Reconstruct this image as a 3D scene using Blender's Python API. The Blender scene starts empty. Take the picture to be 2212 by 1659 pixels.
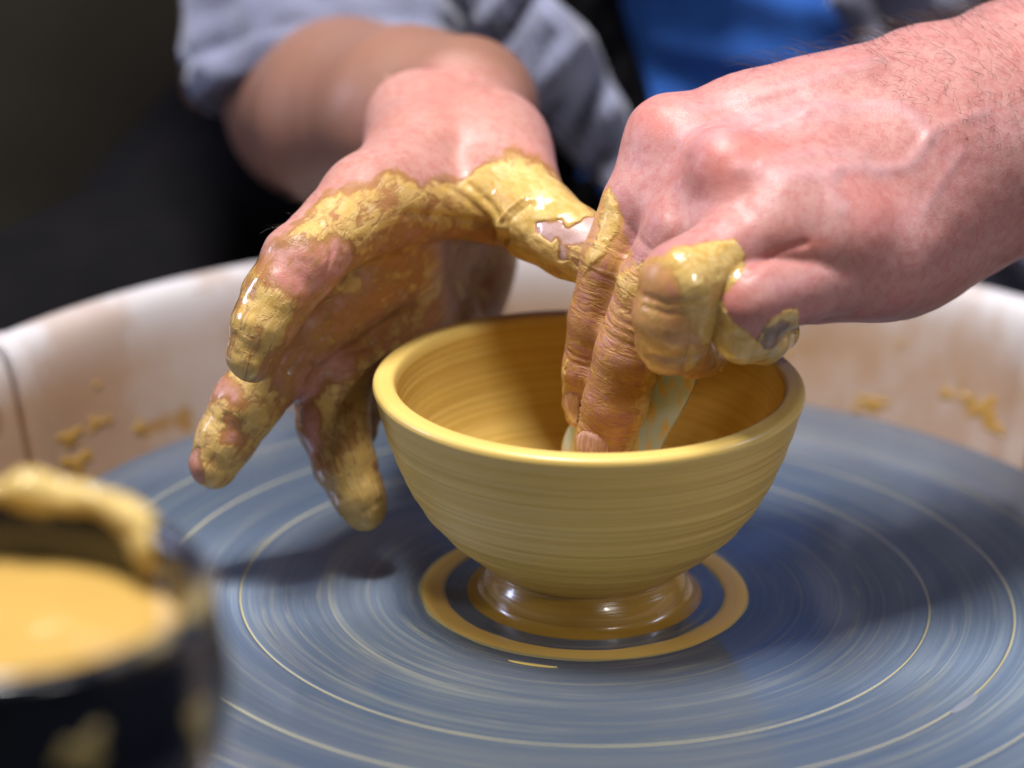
import bpy, bmesh, math, random
import numpy as np
from mathutils import Vector, Matrix

random.seed(4)
RNG = np.random.RandomState(4)
SC = bpy.context.scene
COL = SC.collection

# ------------------------------------------------------------------ camera
RIM = 6.25                                    # rim radius of the bowl in cm; modelling helpers work in cm
CP = dict(d=16.0, el=0.42075, roll=0.014084, tx=-0.022876, ty=0.060619, f=7294.26)
_c, _s = math.cos(CP['el']), math.sin(CP['el'])
CAM = np.array([0, -CP['d']*_c, CP['d']*_s])*RIM
_f = np.array([0, _c, -_s]) + np.array([1, 0, 0.])*CP['tx'] + np.array([0, _s, _c])*CP['ty']
_f /= np.linalg.norm(_f)
_r = np.cross(_f, [0, 0, 1]); _r /= np.linalg.norm(_r); _u = np.cross(_r, _f)
CR = _r*math.cos(CP['roll']) + _u*math.sin(CP['roll'])
CU = -_r*math.sin(CP['roll']) + _u*math.cos(CP['roll'])
CF = _f
cd = bpy.data.cameras.new('camera'); cam = bpy.data.objects.new('camera', cd); COL.objects.link(cam)
SC.camera = cam
cam.matrix_world = Matrix(((CR[0], CU[0], -CF[0], CAM[0]/100), (CR[1], CU[1], -CF[1], CAM[1]/100),
                           (CR[2], CU[2], -CF[2], CAM[2]/100), (0, 0, 0, 1)))
cd.sensor_width = 36; cd.lens = 36*CP['f']/2212
cd.clip_start = 0.05; cd.clip_end = 50
cd.dof.use_dof = True; cd.dof.focus_distance = 0.958; cd.dof.aperture_fstop = 5.2; cd.dof.aperture_blades = 0

# ------------------------------------------------------------------ light
w = bpy.data.worlds.new("World"); SC.world = w; w.use_nodes = True
bg = w.node_tree.nodes['Background']
bg.inputs[0].default_value = (0.66, 0.64, 0.66, 1); bg.inputs[1].default_value = 0.045

def lamp(name, loc, target, size, power, color, sy=None, spread=180):
    l = bpy.data.lights.new(name, 'AREA'); l.energy = power; l.color = color
    l.shape = 'RECTANGLE'; l.size = size; l.size_y = sy or size; l.spread = math.radians(spread)
    o = bpy.data.objects.new(name, l); COL.objects.link(o); o.location = loc
    o.rotation_euler = (Vector(target)-Vector(loc)).to_track_quat('-Z', 'Y').to_euler()
    return o
lamp('ceiling_lamp', (-0.20, -0.08, 1.25), (0, 0.02, 0.05), 0.36, 32, (1.0, 0.97, 0.96), 0.26)
lamp('window_lamp', (-1.25, 0.15, 0.52), (0, 0.05, 0.08), 0.20, 7.5, (0.62, 0.68, 1.0), 0.42)
lamp('side_lamp', (1.20, 0.10, 0.75), (0, 0.0, 0.08), 0.18, 4.5, (0.66, 0.72, 1.0), 0.45)
lamp('room_lamp', (0.75, -1.15, 0.95), (0, 0, 0.04), 0.30, 5.2, (1.0, 0.96, 0.90), 0.10)  # added fill light from front right, no real source
SC.view_settings.view_transform = 'Standard'; SC.view_settings.look = 'None'
SC.view_settings.exposure = 0.0; SC.view_settings.gamma = 1.0
SC.render.engine = 'CYCLES'
SC.cycles.use_denoising = True
SC.cycles.max_bounces = 8

# ------------------------------------------------------------------ pixel / place helpers (2212 px wide photograph, cm)
def ray(px, py):
    px = np.asarray(px, float); py = np.asarray(py, float)
    v = CF + ((px-1106)/CP['f'])[..., None]*CR - ((py-829.5)/CP['f'])[..., None]*CU
    return v/np.linalg.norm(v, axis=-1, keepdims=True)
def P(px, py, Y):
    r = ray(px, py); t = (np.asarray(Y, float)-CAM[1])/r[..., 1]
    return CAM + r*t[..., None]
def proj(p):
    q = p-CAM; z = q@CF
    return np.stack([1106+CP['f']*(q@CR)/z, 829.5-CP['f']*(q@CU)/z], -1)
def pxcm(p):
    return (np.asarray(p)-CAM)@CF/CP['f']      # cm per photo pixel at that point

# ------------------------------------------------------------------ object helpers
def link(name, me, mat=None, parent=None, kind=None, label=None, cat=None, group=None, smooth=True):
    o = bpy.data.objects.new(name, me); COL.objects.link(o)
    if mat is not None: me.materials.append(mat)
    if parent is not None: o.parent = parent
    for k, v in (('kind', kind), ('label', label), ('category', cat), ('group', group)):
        if v: o[k] = v
    if smooth:
        me.polygons.foreach_set('use_smooth', np.ones(len(me.polygons), bool)); me.update()
    return o
def mesh_np(name, V, F, cm=True):
    V = np.asarray(V, float)*(0.01 if cm else 1)
    F = np.asarray(F, np.int32)
    me = bpy.data.meshes.new(name)
    me.vertices.add(len(V)); me.vertices.foreach_set('co', V.astype(np.float32).ravel())
    n = F.shape[1]
    me.loops.add(F.size); me.loops.foreach_set('vertex_index', F.ravel())
    me.polygons.add(len(F)); me.polygons.foreach_set('loop_start', np.arange(0, F.size, n, dtype=np.int32))
    me.update(calc_edges=True); me.validate()
    return me
def empty(name, loc, label, cat, group=None):
    o = bpy.data.objects.new(name, None); COL.objects.link(o); o.location = loc
    o.empty_display_size = 0.02
    o['label'] = label; o['category'] = cat
    if group: o['group'] = group
    return o
def attr(me, name, data, typ='FLOAT'):
    a = me.attributes.new(name, typ, 'POINT')
    a.data.foreach_set('value' if typ == 'FLOAT' else 'vector', np.ascontiguousarray(data, dtype=np.float32).ravel())
def catmull(pts, n):
    p = np.array(pts, float); out = []
    q = np.vstack([2*p[0]-p[1], p, 2*p[-1]-p[-2]])
    for i in range(1, len(q)-2):
        t = np.linspace(0, 1, n, endpoint=False)[:, None]
        a, b, c, d = q[i-1], q[i], q[i+1], q[i+2]
        out.append(.5*((2*b)+(c-a)*t+(2*a-5*b+4*c-d)*t**2+(3*b-a-3*c+d)*t**3))
    return np.vstack(out+[p[-1:]])
def lathe(name, prof, seg=256, a0=0, a1=2*math.pi, disp=None, close=False):
    prof = np.array(prof, float); n = len(prof)
    full = abs(a1-a0-2*math.pi) < 1e-6
    th = np.linspace(a0, a1, seg+(0 if full else 1), endpoint=not full)
    m = len(th)
    R = np.repeat(prof[None, :, 0], m, 0); Z = np.repeat(prof[None, :, 1], m, 0); T = np.repeat(th[:, None], n, 1)
    if disp is not None: R, Z = disp(R, Z, T)
    V = np.stack([R*np.cos(T), R*np.sin(T), Z], -1).reshape(-1, 3)
    F = []
    i = np.arange(m if full else m-1); j = np.arange(n if close else n-1)
    I, J = np.meshgrid(i, j, indexing='ij'); I2 = (I+1) % m; J2 = (J+1) % n
    F = np.stack([I*n+J, I2*n+J, I2*n+J2, I*n+J2], -1).reshape(-1, 4)
    return mesh_np(name, V, F)
def vnoise(p, seed=0):
    """cheap smooth value noise, p (...,3)"""
    p = np.asarray(p, float); i = np.floor(p).astype(np.int64); f = p-i; f = f*f*(3-2*f)
    def h(a):
        n = (a[..., 0]*73856093) ^ (a[..., 1]*19349663) ^ (a[..., 2]*83492791) ^ (seed*2654435761 % 2**31)
        n = (n ^ (n >> 13))*1274126177 & 0x7fffffff
        n = (n ^ (n >> 16)) & 0x7fffffff
        return (n % 65536)/65536.
    r = 0
    for dx in (0, 1):
        for dy in (0, 1):
            for dz in (0, 1):
                wgt = (f[..., 0] if dx else 1-f[..., 0])*(f[..., 1] if dy else 1-f[..., 1])*(f[..., 2] if dz else 1-f[..., 2])
                r = r+wgt*h(i+np.array([dx, dy, dz]))
    return r*2-1
def sstep(a, b, x):
    t = np.clip((x-a)/(b-a), 0, 1); return t*t*(3-2*t)

# ------------------------------------------------------------------ material helpers
class NT:
    def __init__(s, name):
        s.m = bpy.data.materials.new(name); s.m.use_nodes = True
        s.t = s.m.node_tree; s.b = s.t.nodes['Principled BSDF']; s.out = s.t.nodes['Material Output']
    def n(s, typ, props=None, **ins):
        nd = s.t.nodes.new(typ)
        for k, v in (props or {}).items(): setattr(nd, k, v)
        for k, v in ins.items():
            k = int(k[1:]) if k[0] == '_' and k[1:].isdigit() else k.replace('_', ' ')
            s.set(nd.inputs[k], v)
        return nd
    def set(s, sock, v):
        if hasattr(v, 'outputs'): v = v.outputs[0]
        if isinstance(v, bpy.types.NodeSocket): s.t.links.new(v, sock)
        else:
            if isinstance(v, tuple) and len(v) == 3 and sock.type == 'RGBA': v = (*v, 1)
            sock.default_value = v
    def math(s, op, a, b=0.0, clamp=False):
        nd = s.t.nodes.new('ShaderNodeMath'); nd.operation = op; nd.use_clamp = clamp
        s.set(nd.inputs[0], a); s.set(nd.inputs[1], b); return nd.outputs[0]
    def mix(s, fac, a, b, blend='MIX'):
        nd = s.t.nodes.new('ShaderNodeMix'); nd.data_type = 'RGBA'; nd.blend_type = blend
        s.set(nd.inputs[0], fac); s.set(nd.inputs[6], a); s.set(nd.inputs[7], b); return nd.outputs[2]
    def mixf(s, fac, a, b):
        nd = s.t.nodes.new('ShaderNodeMix'); nd.data_type = 'FLOAT'
        s.set(nd.inputs[0], fac); s.set(nd.inputs[2], a); s.set(nd.inputs[3], b); return nd.outputs[0]
    def noise(s, vec, scale, detail=4, rough=.55, dist=0.0):
        nd = s.n('ShaderNodeTexNoise', Scale=scale, Detail=detail, Roughness=rough, Distortion=dist)
        s.set(nd.inputs['Vector'], vec); return nd.outputs['Fac']
    def ramp(s, fac, a, b, lo=0.0, hi=1.0):
        nd = s.n('ShaderNodeMapRange', {'interpolation_type': 'SMOOTHSTEP'})
        s.set(nd.inputs[0], fac); nd.inputs[1].default_value = a; nd.inputs[2].default_value = b
        nd.inputs[3].default_value = lo; nd.inputs[4].default_value = hi; return nd.outputs[0]
    def att(s, name, vec=False):
        nd = s.n('ShaderNodeAttribute', {'attribute_name': name}); return nd.outputs['Vector' if vec else 'Fac']
    def obj(s): return s.n('ShaderNodeTexCoord').outputs['Object']
    def vscale(s, v, sc):
        nd = s.n('ShaderNodeMapping'); s.set(nd.inputs['Vector'], v); nd.inputs['Scale'].default_value = sc; return nd.outputs[0]
    def bump(s, h, strength, dist, normal=None):
        nd = s.n('ShaderNodeBump', Strength=strength, Distance=dist); s.set(nd.inputs['Height'], h)
        if normal is not None: s.set(nd.inputs['Normal'], normal)
        return nd.outputs[0]
    def polar(s, fr, fa, fz=0.0):
        """(r*fr, cos*fa, sin*fa) seamless round the axis"""
        o = s.obj(); sep = s.n('ShaderNodeSeparateXYZ', _0=o)
        x, y, z = sep.outputs
        r = s.math('SQRT', s.math('ADD', s.math('MULTIPLY', x, x), s.math('MULTIPLY', y, y)))
        rr = s.math('MAXIMUM', r, 1e-4)
        cx = s.math('MULTIPLY', s.math('DIVIDE', x, rr), fa); cy = s.math('MULTIPLY', s.math('DIVIDE', y, rr), fa)
        a = s.math('ADD', s.math('MULTIPLY', r, fr), s.math('MULTIPLY', z, fz))
        return s.n('ShaderNodeCombineXYZ', _0=a, _1=cx, _2=cy).outputs[0], r, z
    def done(s, color=None, rough=None, normal=None, **kw):
        if color is not None: s.set(s.b.inputs['Base Color'], color)
        if rough is not None: s.set(s.b.inputs['Roughness'], rough)
        if normal is not None: s.set(s.b.inputs['Normal'], normal)
        for k, v in kw.items(): s.set(s.b.inputs[k.replace('_', ' ')], v)
        return s.m

CLAY = (0.61, 0.405, 0.108); CLAY_D = (0.38, 0.22, 0.045); CLAY_L = (0.66, 0.475, 0.14)

def mat_bowl():
    m = NT('wet_thrown_clay')
    v, r, z = m.polar(700, .30, 1500); n1 = m.noise(v, 1.0, 3, .6)
    v2, _, _ = m.polar(200, .16, 420); n2 = m.noise(v2, 1.0, 3, .55)
    v3, _, _ = m.polar(2400, .4, 3600); n3 = m.noise(v3, 1.0, 2, .6)
    c = m.mix(m.ramp(n2, .35, .7), CLAY, (0.51, 0.315, 0.060))
    c = m.mix(m.ramp(n1, .45, .75, 0, .5), c, CLAY_L)
    c = m.mix(m.ramp(n3, .5, .8, 0, .38), c, CLAY_D)
    h = m.math('ADD', m.math('MULTIPLY', n1, .5), m.math('ADD', m.math('MULTIPLY', n2, 1.1), m.math('MULTIPLY', n3, .12)))
    rim = m.ramp(z, .0625, .0650)
    c = m.mix(m.math('MULTIPLY', rim, .6), c, CLAY_L)
    return m.done(c, m.ramp(n1, .3, .7, .34, .46), m.bump(h, .38, .0006), Coat_Weight=m.math('MAXIMUM', m.math('MULTIPLY', rim, .32), .08), Coat_Roughness=.24, Specular_IOR_Level=.3)
def mat_foot():
    m = NT('glossy_wet_clay')
    v, r, z = m.polar(900, .5, 1500); n1 = m.noise(v, 1.0, 3, .6)
    c = m.mix(n1, (0.30, 0.155, 0.018), (0.42, 0.25, 0.04))
    return m.done(c, .24, m.bump(n1, .25, .0005), Coat_Weight=.6, Coat_Roughness=.05)
def mat_slip(name='liquid_slip', col=(0.62, 0.38, 0.10), rough=.18):
    m = NT(name); o = m.obj(); n = m.noise(o, 60, 4)
    return m.done(m.mix(n, col, tuple(x*.85 for x in col)), rough, m.bump(n, .2, .002), Coat_Weight=.5, Coat_Roughness=.05)
def mat_wheel():
    m = NT('wet_metal_wheel_head')
    v, r, z = m.polar(1500, .5); n1 = m.noise(v, 1.0, 3, .6)
    v2, _, _ = m.polar(420, .9); n2 = m.noise(v2, 1.0, 3, .55)
    v3, _, _ = m.polar(90, .6); n3 = m.noise(v3, 1.0, 3, .5)
    v4, _, _ = m.polar(620, 2.6); n4 = m.noise(v4, 1.0, 4, .6)
    base = m.mix(m.ramp(n3, .35, .7), (0.105, 0.155, 0.235), (0.135, 0.180, 0.245))
    base = m.mix(m.ramp(n1, .45, .8, 0, .35), base, (0.30, 0.33, 0.36))
    base = m.mix(m.ramp(n4, .54, .80, 0, .50), base, (0.42, 0.41, 0.26))
    film = m.math('MULTIPLY', m.ramp(n2, .50, .80), m.ramp(r, .05, .13, .6, .3))
    base = m.mix(film, base, (0.31, 0.31, 0.22))
    tot = None
    for R, wd, s_ in ((.1014, .00022, .62), (.1260, .00026, .52), (.1485, .0003, .4), (.0880, .0002, .10), (.1120, .0002, .12), (.0755, .0002, .14), (.0640, .0003, .12)):
        g = m.ramp(m.math('ABSOLUTE', m.math('SUBTRACT', r, R)), wd, wd*2.0, s_, 0)
        tot = g if tot is None else m.math('MAXIMUM', tot, g)
    tot = m.math('MULTIPLY', tot, m.ramp(n4, .2, .5, .75, 1))
    base = m.mix(tot, base, (0.56, 0.47, 0.18))
    metal = m.math('MULTIPLY', m.math('SUBTRACT', 1.0, tot), m.mixf(film, .55, .25))
    h = m.math('ADD', n1, m.math('MULTIPLY', n2, .5))
    m.done(base, m.ramp(n2, .3, .7, .38, .44), m.bump(n1, .04, .0002), Metallic=metal, Anisotropic=.75, Specular_IOR_Level=.6,
           Coat_Weight=.85, Coat_Roughness=.10, Coat_IOR=1.55)
    tg = m.n('ShaderNodeTangent', {'direction_type': 'RADIAL', 'axis': 'Z'}); m.set(m.b.inputs['Tangent'], tg.outputs[0])
    return m.m
def mat_pan():
    m = NT('stained_white_plastic')
    v, r, z = m.polar(30, 3, 60); n = m.noise(v, 1.0, 5, .6)
    o = m.obj(); n2 = m.noise(o, 9, 4, .6); n3 = m.noise(m.vscale(o, (1, 1, 1.6)), 34, 3, .55)
    stain = m.math('MULTIPLY', m.ramp(z, .037, .010), m.ramp(n2, .22, .55, .40, 1.0))
    c = m.mix(stain, (0.54, 0.52, 0.54), (0.38, 0.245, 0.155))
    n5 = m.noise(m.vscale(o, (1, 1, .5)), 26, 5, .65)
    c = m.mix(m.ramp(n5, .48, .62, 0, .45), c, (0.34, 0.19, 0.10))
    low = m.math('MULTIPLY', m.ramp(z, .030, -.015), m.ramp(n3, .60, .68))
    c = m.mix(m.math('MULTIPLY', low, .85), c, (0.34, 0.17, 0.022))
    vs = m.n('ShaderNodeTexVoronoi', Vector=m.vscale(o, (1, 1, .8)), Scale=34.0)
    sp = m.math('MULTIPLY', m.ramp(vs.outputs['Distance'], .10, .20, .8, 0), m.ramp(n2, .40, .55))
    c = m.mix(sp, c, (0.24, 0.13, 0.05))
    return m.done(c, .38, m.bump(n, .15, .001))
def cloth(name, c1, c2, fine=900, sheen=.3):
    m = NT(name); o = m.obj(); n = m.noise(o, 38, 5, .6); n2 = m.noise(o, fine, 2, .5)
    c = m.mix(m.ramp(n, .3, .7), c1, c2)
    c = m.mix(m.ramp(n2, .4, .7, 0, .35), c, tuple(x*.55 for x in c1))
    return m.done(c, .85, m.bump(m.math('ADD', n2, m.math('MULTIPLY', n, 2.5)), .4, .002), Sheen_Weight=sheen)

def mat_skin(name, skin_a, skin_b, pale, film_col, seed, wrk=1.0, film_br=None):
    """skin under a film of slip under thick clay; attributes: clay (cover), fc (finger coordinates), red, vein, crease"""
    m = NT(name); o = m.obj(); o2 = m.n('ShaderNodeVectorMath', {'operation': 'ADD'}, _0=o, _1=(seed, seed*.7, 0)).outputs[0]
    clay = m.att('clay'); fc = m.att('fc', True); red = m.att('red'); vein = m.att('vein'); wr = m.att('crease'); hl = m.att('pale')
    # --- skin
    n_big = m.noise(o2, 40, 4, .6); n_mid = m.noise(o2, 330, 4, .65); n_fine = m.noise(o2, 1100, 3, .6)
    c = m.mix(m.ramp(n_big, .3, .7, .2, .75), skin_a, skin_b)
    c = m.mix(m.ramp(n_mid, .40, .68, 0, .55), c, tuple(x*y for x, y in zip(skin_b, (.95, .70, .72))))
    c = m.mix(m.ramp(n_fine, .45, .8, 0, .2), c, pale)
    c = m.mix(m.math('MULTIPLY', red, .45), c, (0.60, 0.17, 0.13))
    c = m.mix(m.math('MULTIPLY', vein, .30), c, (0.50, 0.34, 0.38))
    c = m.mix(m.math('MULTIPLY', hl, 1.0), c, pale)
    fre = m.n('ShaderNodeTexVoronoi', Vector=o2, Scale=170.0); fr = m.ramp(fre.outputs['Distance'], .08, .18, .45, 0)
    frm = m.math('MULTIPLY', fr, m.ramp(n_big, .45, .6))
    c = m.mix(frm, c, (0.42, 0.14, 0.07))
    c = m.mix(m.math('MULTIPLY', m.att('tan'), .85), c, (0.20, 0.098, 0.060))  # shade of the upper body over the forearm, painted into the skin colour
    # --- crosswise finger wrinkles
    fw = m.vscale(fc, (4.6, 1.3, 3.0)); w1 = m.noise(fw, 1.0, 4, .6, .5)
    crease = m.math('SUBTRACT', 1.0, m.math('MULTIPLY', m.math('ABSOLUTE', m.math('SUBTRACT', w1, .5)), 9.0), clamp=True)
    crease = m.math('MULTIPLY', crease, m.math('MULTIPLY', wr, m.ramp(m.noise(fc, 2.2, 2, .5), .35, .6, .25, 1.0)))
    pores = m.n('ShaderNodeTexVoronoi', {'feature': 'DISTANCE_TO_EDGE'}, Vector=m.vscale(o2, (1.0, 1.25, 1.0)), Scale=850.0)
    pr = m.ramp(pores.outputs['Distance'], 0.0, .14)
    # --- smeared slip pattern
    st = m.vscale(fc, (1.0, 3.4, 1.0) if seed else (2.6, 2.2, 1.0)); of = m.att('onf')
    s1 = m.mixf(of, m.noise(o2, 115, 6, .62, 1.4), m.noise(st, 1.6, 5, .62, .8))
    s2 = m.noise(o2, 130, 5, .65, .6); s3 = m.noise(m.vscale(fc, (7.0, 1.4, 2.0)), 1.0, 4, .6, .3)
    pat = m.math('ADD', m.math('MULTIPLY', m.math('SUBTRACT', s1, .5), 1.7), m.math('ADD', m.math('MULTIPLY', m.math('SUBTRACT', s2, .5), 1.4 if seed else .8),
                 m.math('MULTIPLY', m.math('MULTIPLY', m.math('SUBTRACT', s3, .5), 2.2), wr)))
    cov = m.math('ADD', clay, pat)
    film = m.ramp(cov, -.15, .35)
    thick = m.ramp(cov, .55, 1.02)
    film_c = m.mix(m.ramp(s2, .35, .65), film_col, tuple(x*.75 for x in film_col))
    c = m.mix(m.math('MULTIPLY', film, m.ramp(cov, 0, .7, .55, .92)), c, film_c)
    c = m.mix(m.math('MULTIPLY', crease, m.math('MULTIPLY', m.ramp(clay, -.2, .15), .34)), c, (0.33, 0.15, 0.03))
    cl = m.mix(m.ramp(s1, .35, .65), (0.60, 0.415, 0.15), (0.49, 0.305, 0.08))
    c = m.mix(thick, c, cl)
    # --- relief
    sk_h = m.math('ADD', m.math('MULTIPLY', pr, .22), m.math('MULTIPLY', n_mid, .8))
    h = m.math('ADD', m.math('MULTIPLY', sk_h, m.mixf(thick, .20, .05)), m.math('MULTIPLY', crease, -.34*wrk))
    h = m.math('ADD', h, m.math('MULTIPLY', thick, .30))
    cl_h = m.mixf(of, m.noise(o2, 170, 5, .6, 1.6), m.noise(m.vscale(fc, (2.2, 4.5, 2.0)), 1.5, 4, .55, 1.2))
    h = m.math('ADD', h, m.math('MULTIPLY', m.math('MULTIPLY', cl_h, m.ramp(cov, .5, 1.2)), .55))
    rough = m.mixf(thick, m.mixf(film, .44, .40), .50)
    wet = m.att('wet')
    rough = m.mixf(wet, rough, .12)
    m.done(c, rough, m.bump(h, .75, .0007), Subsurface_Weight=.12, Subsurface_Scale=.005, Specular_IOR_Level=.36,
           Coat_Weight=m.math('MAXIMUM', m.math('MULTIPLY', thick, .10), m.math('MULTIPLY', wet, .9)), Coat_Roughness=.08)
    m.set(m.b.inputs['Subsurface Radius'], (1.0, .32, .18))
    return m.m

# ================================================================== THE SETTING
m_back = NT('dark_wall'); o_ = m_back.obj(); nb = m_back.noise(o_, 2.2, 3, .5)
M_BACK = m_back.done(m_back.mix(m_back.ramp(nb, .3, .7), (0.04, 0.031, 0.022), (0.125, 0.11, 0.08)), .9)
def quad(name, pts, mat, kind='structure'):
    me = bpy.data.meshes.new(name); me.from_pydata(pts, [], [tuple(range(len(pts)))]); me.update()
    return link(name, me, mat, kind=kind, smooth=False)
quad('back_wall', [(-4, 2.6, -.9), (4, 2.6, -.9), (4, 2.6, 2.6), (-4, 2.6, 2.6)], M_BACK)
m_fl = NT('dark_floor'); M_FLOOR = m_fl.done(m_fl.mix(m_fl.noise(m_fl.obj(), 6, 4), (0.02, 0.018, 0.016), (0.05, 0.045, 0.04)), .8)
quad('floor', [(-4, -2.5, -.9), (4, -2.5, -.9), (4, 2.6, -.9), (-4, 2.6, -.9)], M_FLOOR)

# ================================================================== WHEEL, PAN
RD = 17.56
prof = [(.001, 0)]
grooves = (10.14, 12.60, 14.85)
for g in grooves:
    prof += [(g-.5, 0), (g-.08, 0), (g-.055, 0), (g-.04, -.004), (g, -.02), (g+.04, -.004), (g+.055, 0), (g+.08, 0), (g+.5, 0)]
prof += [(RD-.5, 0), (RD-.14, 0), (RD-.12, 0), (RD-.03, -.04), (RD, -.13), (RD, -1.2), (RD-.6, -1.5), (2.5, -1.5), (2.5, -9)]
wheel = empty('potters_wheel', (0, 0, -.15), 'wet dark grey turning wheel with thin yellow rings under the clay bowl', 'potter\'s wheel')
def wparent(o):                               # keep world place under an empty that is not at the origin
    o.parent = wheel; o.location = (0, 0, .15); return o
wparent(link('wheel_head', lathe('wheel_head', prof, 384), mat_wheel()))
def ringdisp(R, Z, T):
    n = vnoise(np.stack([np.cos(T)*1.3+5, np.sin(T)*1.3, R*.1], -1), 3)
    return R+.05*n+.05*vnoise(np.stack([np.cos(T)*5, np.sin(T)*5, R*3], -1), 4), Z
mg_ = NT('ring_slip'); v_, r_p, z_p = mg_.polar(900, 1.1); n_p = mg_.noise(v_, 1.0, 4, .6)
edge_ = mg_.ramp(mg_.math('ABSOLUTE', mg_.math('SUBTRACT', mg_.math('ADD', r_p, mg_.math('MULTIPLY', n_p, .0022)), .0459)), .0024, .0041)
M_RING = mg_.done(mg_.mix(mg_.math('MULTIPLY', edge_, .85), mg_.mix(n_p, (0.80, 0.50, 0.11), (0.66, 0.40, 0.09)), (0.24, 0.26, 0.15)), .38, mg_.bump(n_p, .25, .0005), Coat_Weight=.2)
sl_prof = catmull([(4.10, .004), (4.22, .03), (4.48, .045), (4.72, .035), (4.87, .004)], 5)
wparent(link('slip_ring', lathe('slip_ring', sl_prof, 256, disp=ringdisp), M_RING,
             label='ring of orange slip scraped round the foot of the bowl'))
# beads and flecks of slip thrown on the disc
for k, (px, py, a, b, c_) in enumerate([(2085, 1520, .95, .14, (0.20, 0.22, 0.26)), (1150, 1436, .9, .08, CLAY_L), (1010, 1190, .5, .05, CLAY_L)]):
    yg = 0
    r_ = ray(px, py); t_ = -CAM[2]/r_[2]; g = CAM+r_*t_
    ang = math.atan2(g[1], g[0]); rad = math.hypot(g[0], g[1])
    th = np.linspace(-a/rad/2*1.6, a/rad/2*1.6, 18); V = []; 
    for i, t in enumerate(th):
        wd = b*math.sqrt(max(0.02, 1-(i/8.5-1)**2))
        for s_, hz in ((-1, .004), (-.5, .02), (0, .028), (.5, .02), (1, .004)):
            rr = rad+s_*wd; V.append((rr*math.cos(ang+t), rr*math.sin(ang+t), hz))
    F = [(i*5+j, (i+1)*5+j, (i+1)*5+j+1, i*5+j+1) for i in range(17) for j in range(4)]
    wparent(link('slip_smear', mesh_np('slip_smear', V, F), mat_slip('smear_slip', c_, .3)))

pan = empty('splash_pan', (0, .0, -.09), 'off-white plastic splash pan with brown clay stains around the wheel', 'splash pan')
pp = [(15.5, -6), (18.3, -5.9), (19.3, -5.2), (19.9, -3.5), (20.6, -.5), (21.15, 2.0), (21.45, 3.1), (21.75, 3.65), (22.15, 3.86), (22.7, 3.75), (22.95, 3.3), (22.9, 2.6), (22.8, -1), (22.4, -7.5), (21.5, -8.6)]
pp = catmull(pp, 4)
def pand(R, Z, T):
    n = vnoise(np.stack([np.cos(T)*2, np.sin(T)*2, Z*.3], -1), 7)
    return R+.12*n, Z-.28+.05*n+R*np.cos(T)*.009
M_PAN = mat_pan()
aL, aR = math.radians(149.6), math.radians(44)
for nm, a0, a1, lab in (('pan_panel', aR, aL, 'rear half of the splash pan'), ('pan_panel', aL, aR+2*math.pi, 'front half of the splash pan')):
    o = link(nm, lathe(nm, pp, 150 if a1-a0 < 3 else 330, a0, a1, pand), M_PAN, label=lab)
    o.parent = pan; o.location = (0, 0, .09)
    sm_ = o.modifiers.new('thick', 'SOLIDIFY'); sm_.thickness = .0025; sm_.offset = -1 if False else 1
for a in (aL, aR):                            # overlapping flange where the halves meet
    fp = np.array([(r-.28 if z > -5.5 else r, z+(.3 if 18 < r < 19.5 else 0)) for r, z in pp if r > 18.2][:44])
    o = link('seam_flange', lathe('seam_flange', fp, 6, a-.012, a+.030, pand), M_PAN)
    o.parent = pan; o.location = (0, 0, .09)
    sm_ = o.modifiers.new('thick', 'SOLIDIFY'); sm_.thickness = .004; sm_.offset = 0
    bv = o.modifiers.new('bev', 'BEVEL'); bv.width = .0012; bv.segments = 2

# splashes of ochre slip dried on the pan wall
_pw = np.array(pp)[8:30]
_th, _k = np.meshgrid(np.radians(np.arange(30, 170, .25)), np.linspace(0, len(_pw)-1, 120), indexing='ij')
_R = np.interp(_k, np.arange(len(_pw)), _pw[:, 0]); _Z = np.interp(_k, np.arange(len(_pw)), _pw[:, 1])
_R, _Z = pand(_R, _Z, _th); _q = proj(np.stack([_R*np.cos(_th), _R*np.sin(_th), _Z], -1).reshape(-1, 3))
M_SPL = mat_slip('dried_ochre_slip', (0.42, 0.235, 0.045), .6)
for n_, (px, py, wx, wy) in enumerate([(1886, 868, 34, 12), (1850, 882, 14, 7), (2128, 888, 36, 20), (2092, 862, 22, 9), (2045, 850, 20, 9), (2150, 925, 26, 8), (150, 945, 34, 13), (205, 918, 20, 11), (300, 925, 16, 10), (165, 1000, 46, 13), (232, 905, 12, 8), (95, 985, 22, 14), (430, 626, 9, 6), (208, 830, 9, 6), (1700, 760, 12, 8), (1945, 742, 8, 6)]):
    i = np.hypot(*(_q-(px, py)).T).argmin(); t0 = _th.ravel()[i]; k0 = _k.ravel()[i]; V = []; nn_ = 15
    for a in range(nn_):
        for b in range(nn_):
            u_, v_ = a/(nn_-1)*2-1, b/(nn_-1)*2-1; m_ = max(abs(u_), abs(v_))/max(math.hypot(u_, v_), 1e-6); u_, v_ = u_*m_, v_*m_
            ph = math.atan2(v_, u_); g_ = 1+.35*math.sin(ph*3+n_*2.1)+.2*math.sin(ph*5+n_)
            tt = t0-u_*g_*wx*.0155/20.6; zk = k0+v_*g_*wy*.0155*2.1
            r_ = np.interp(zk, np.arange(len(_pw)), _pw[:, 0]); z_ = np.interp(zk, np.arange(len(_pw)), _pw[:, 1])
            r_, z_ = pand(np.array(r_), np.array(z_), np.array(tt)); lf = .05*math.sqrt(max(0, 1-u_*u_-v_*v_))-.006
            V.append(((r_-lf)*math.cos(tt), (r_-lf)*math.sin(tt), z_))
    F = [(a*nn_+b, a*nn_+b+1, (a+1)*nn_+b+1, (a+1)*nn_+b) for a in range(nn_-1) for b in range(nn_-1)]
    o = link('clay_splash', mesh_np('clay_splash', V, F), M_SPL, pan); o.location = (0, 0, .09)

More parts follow.
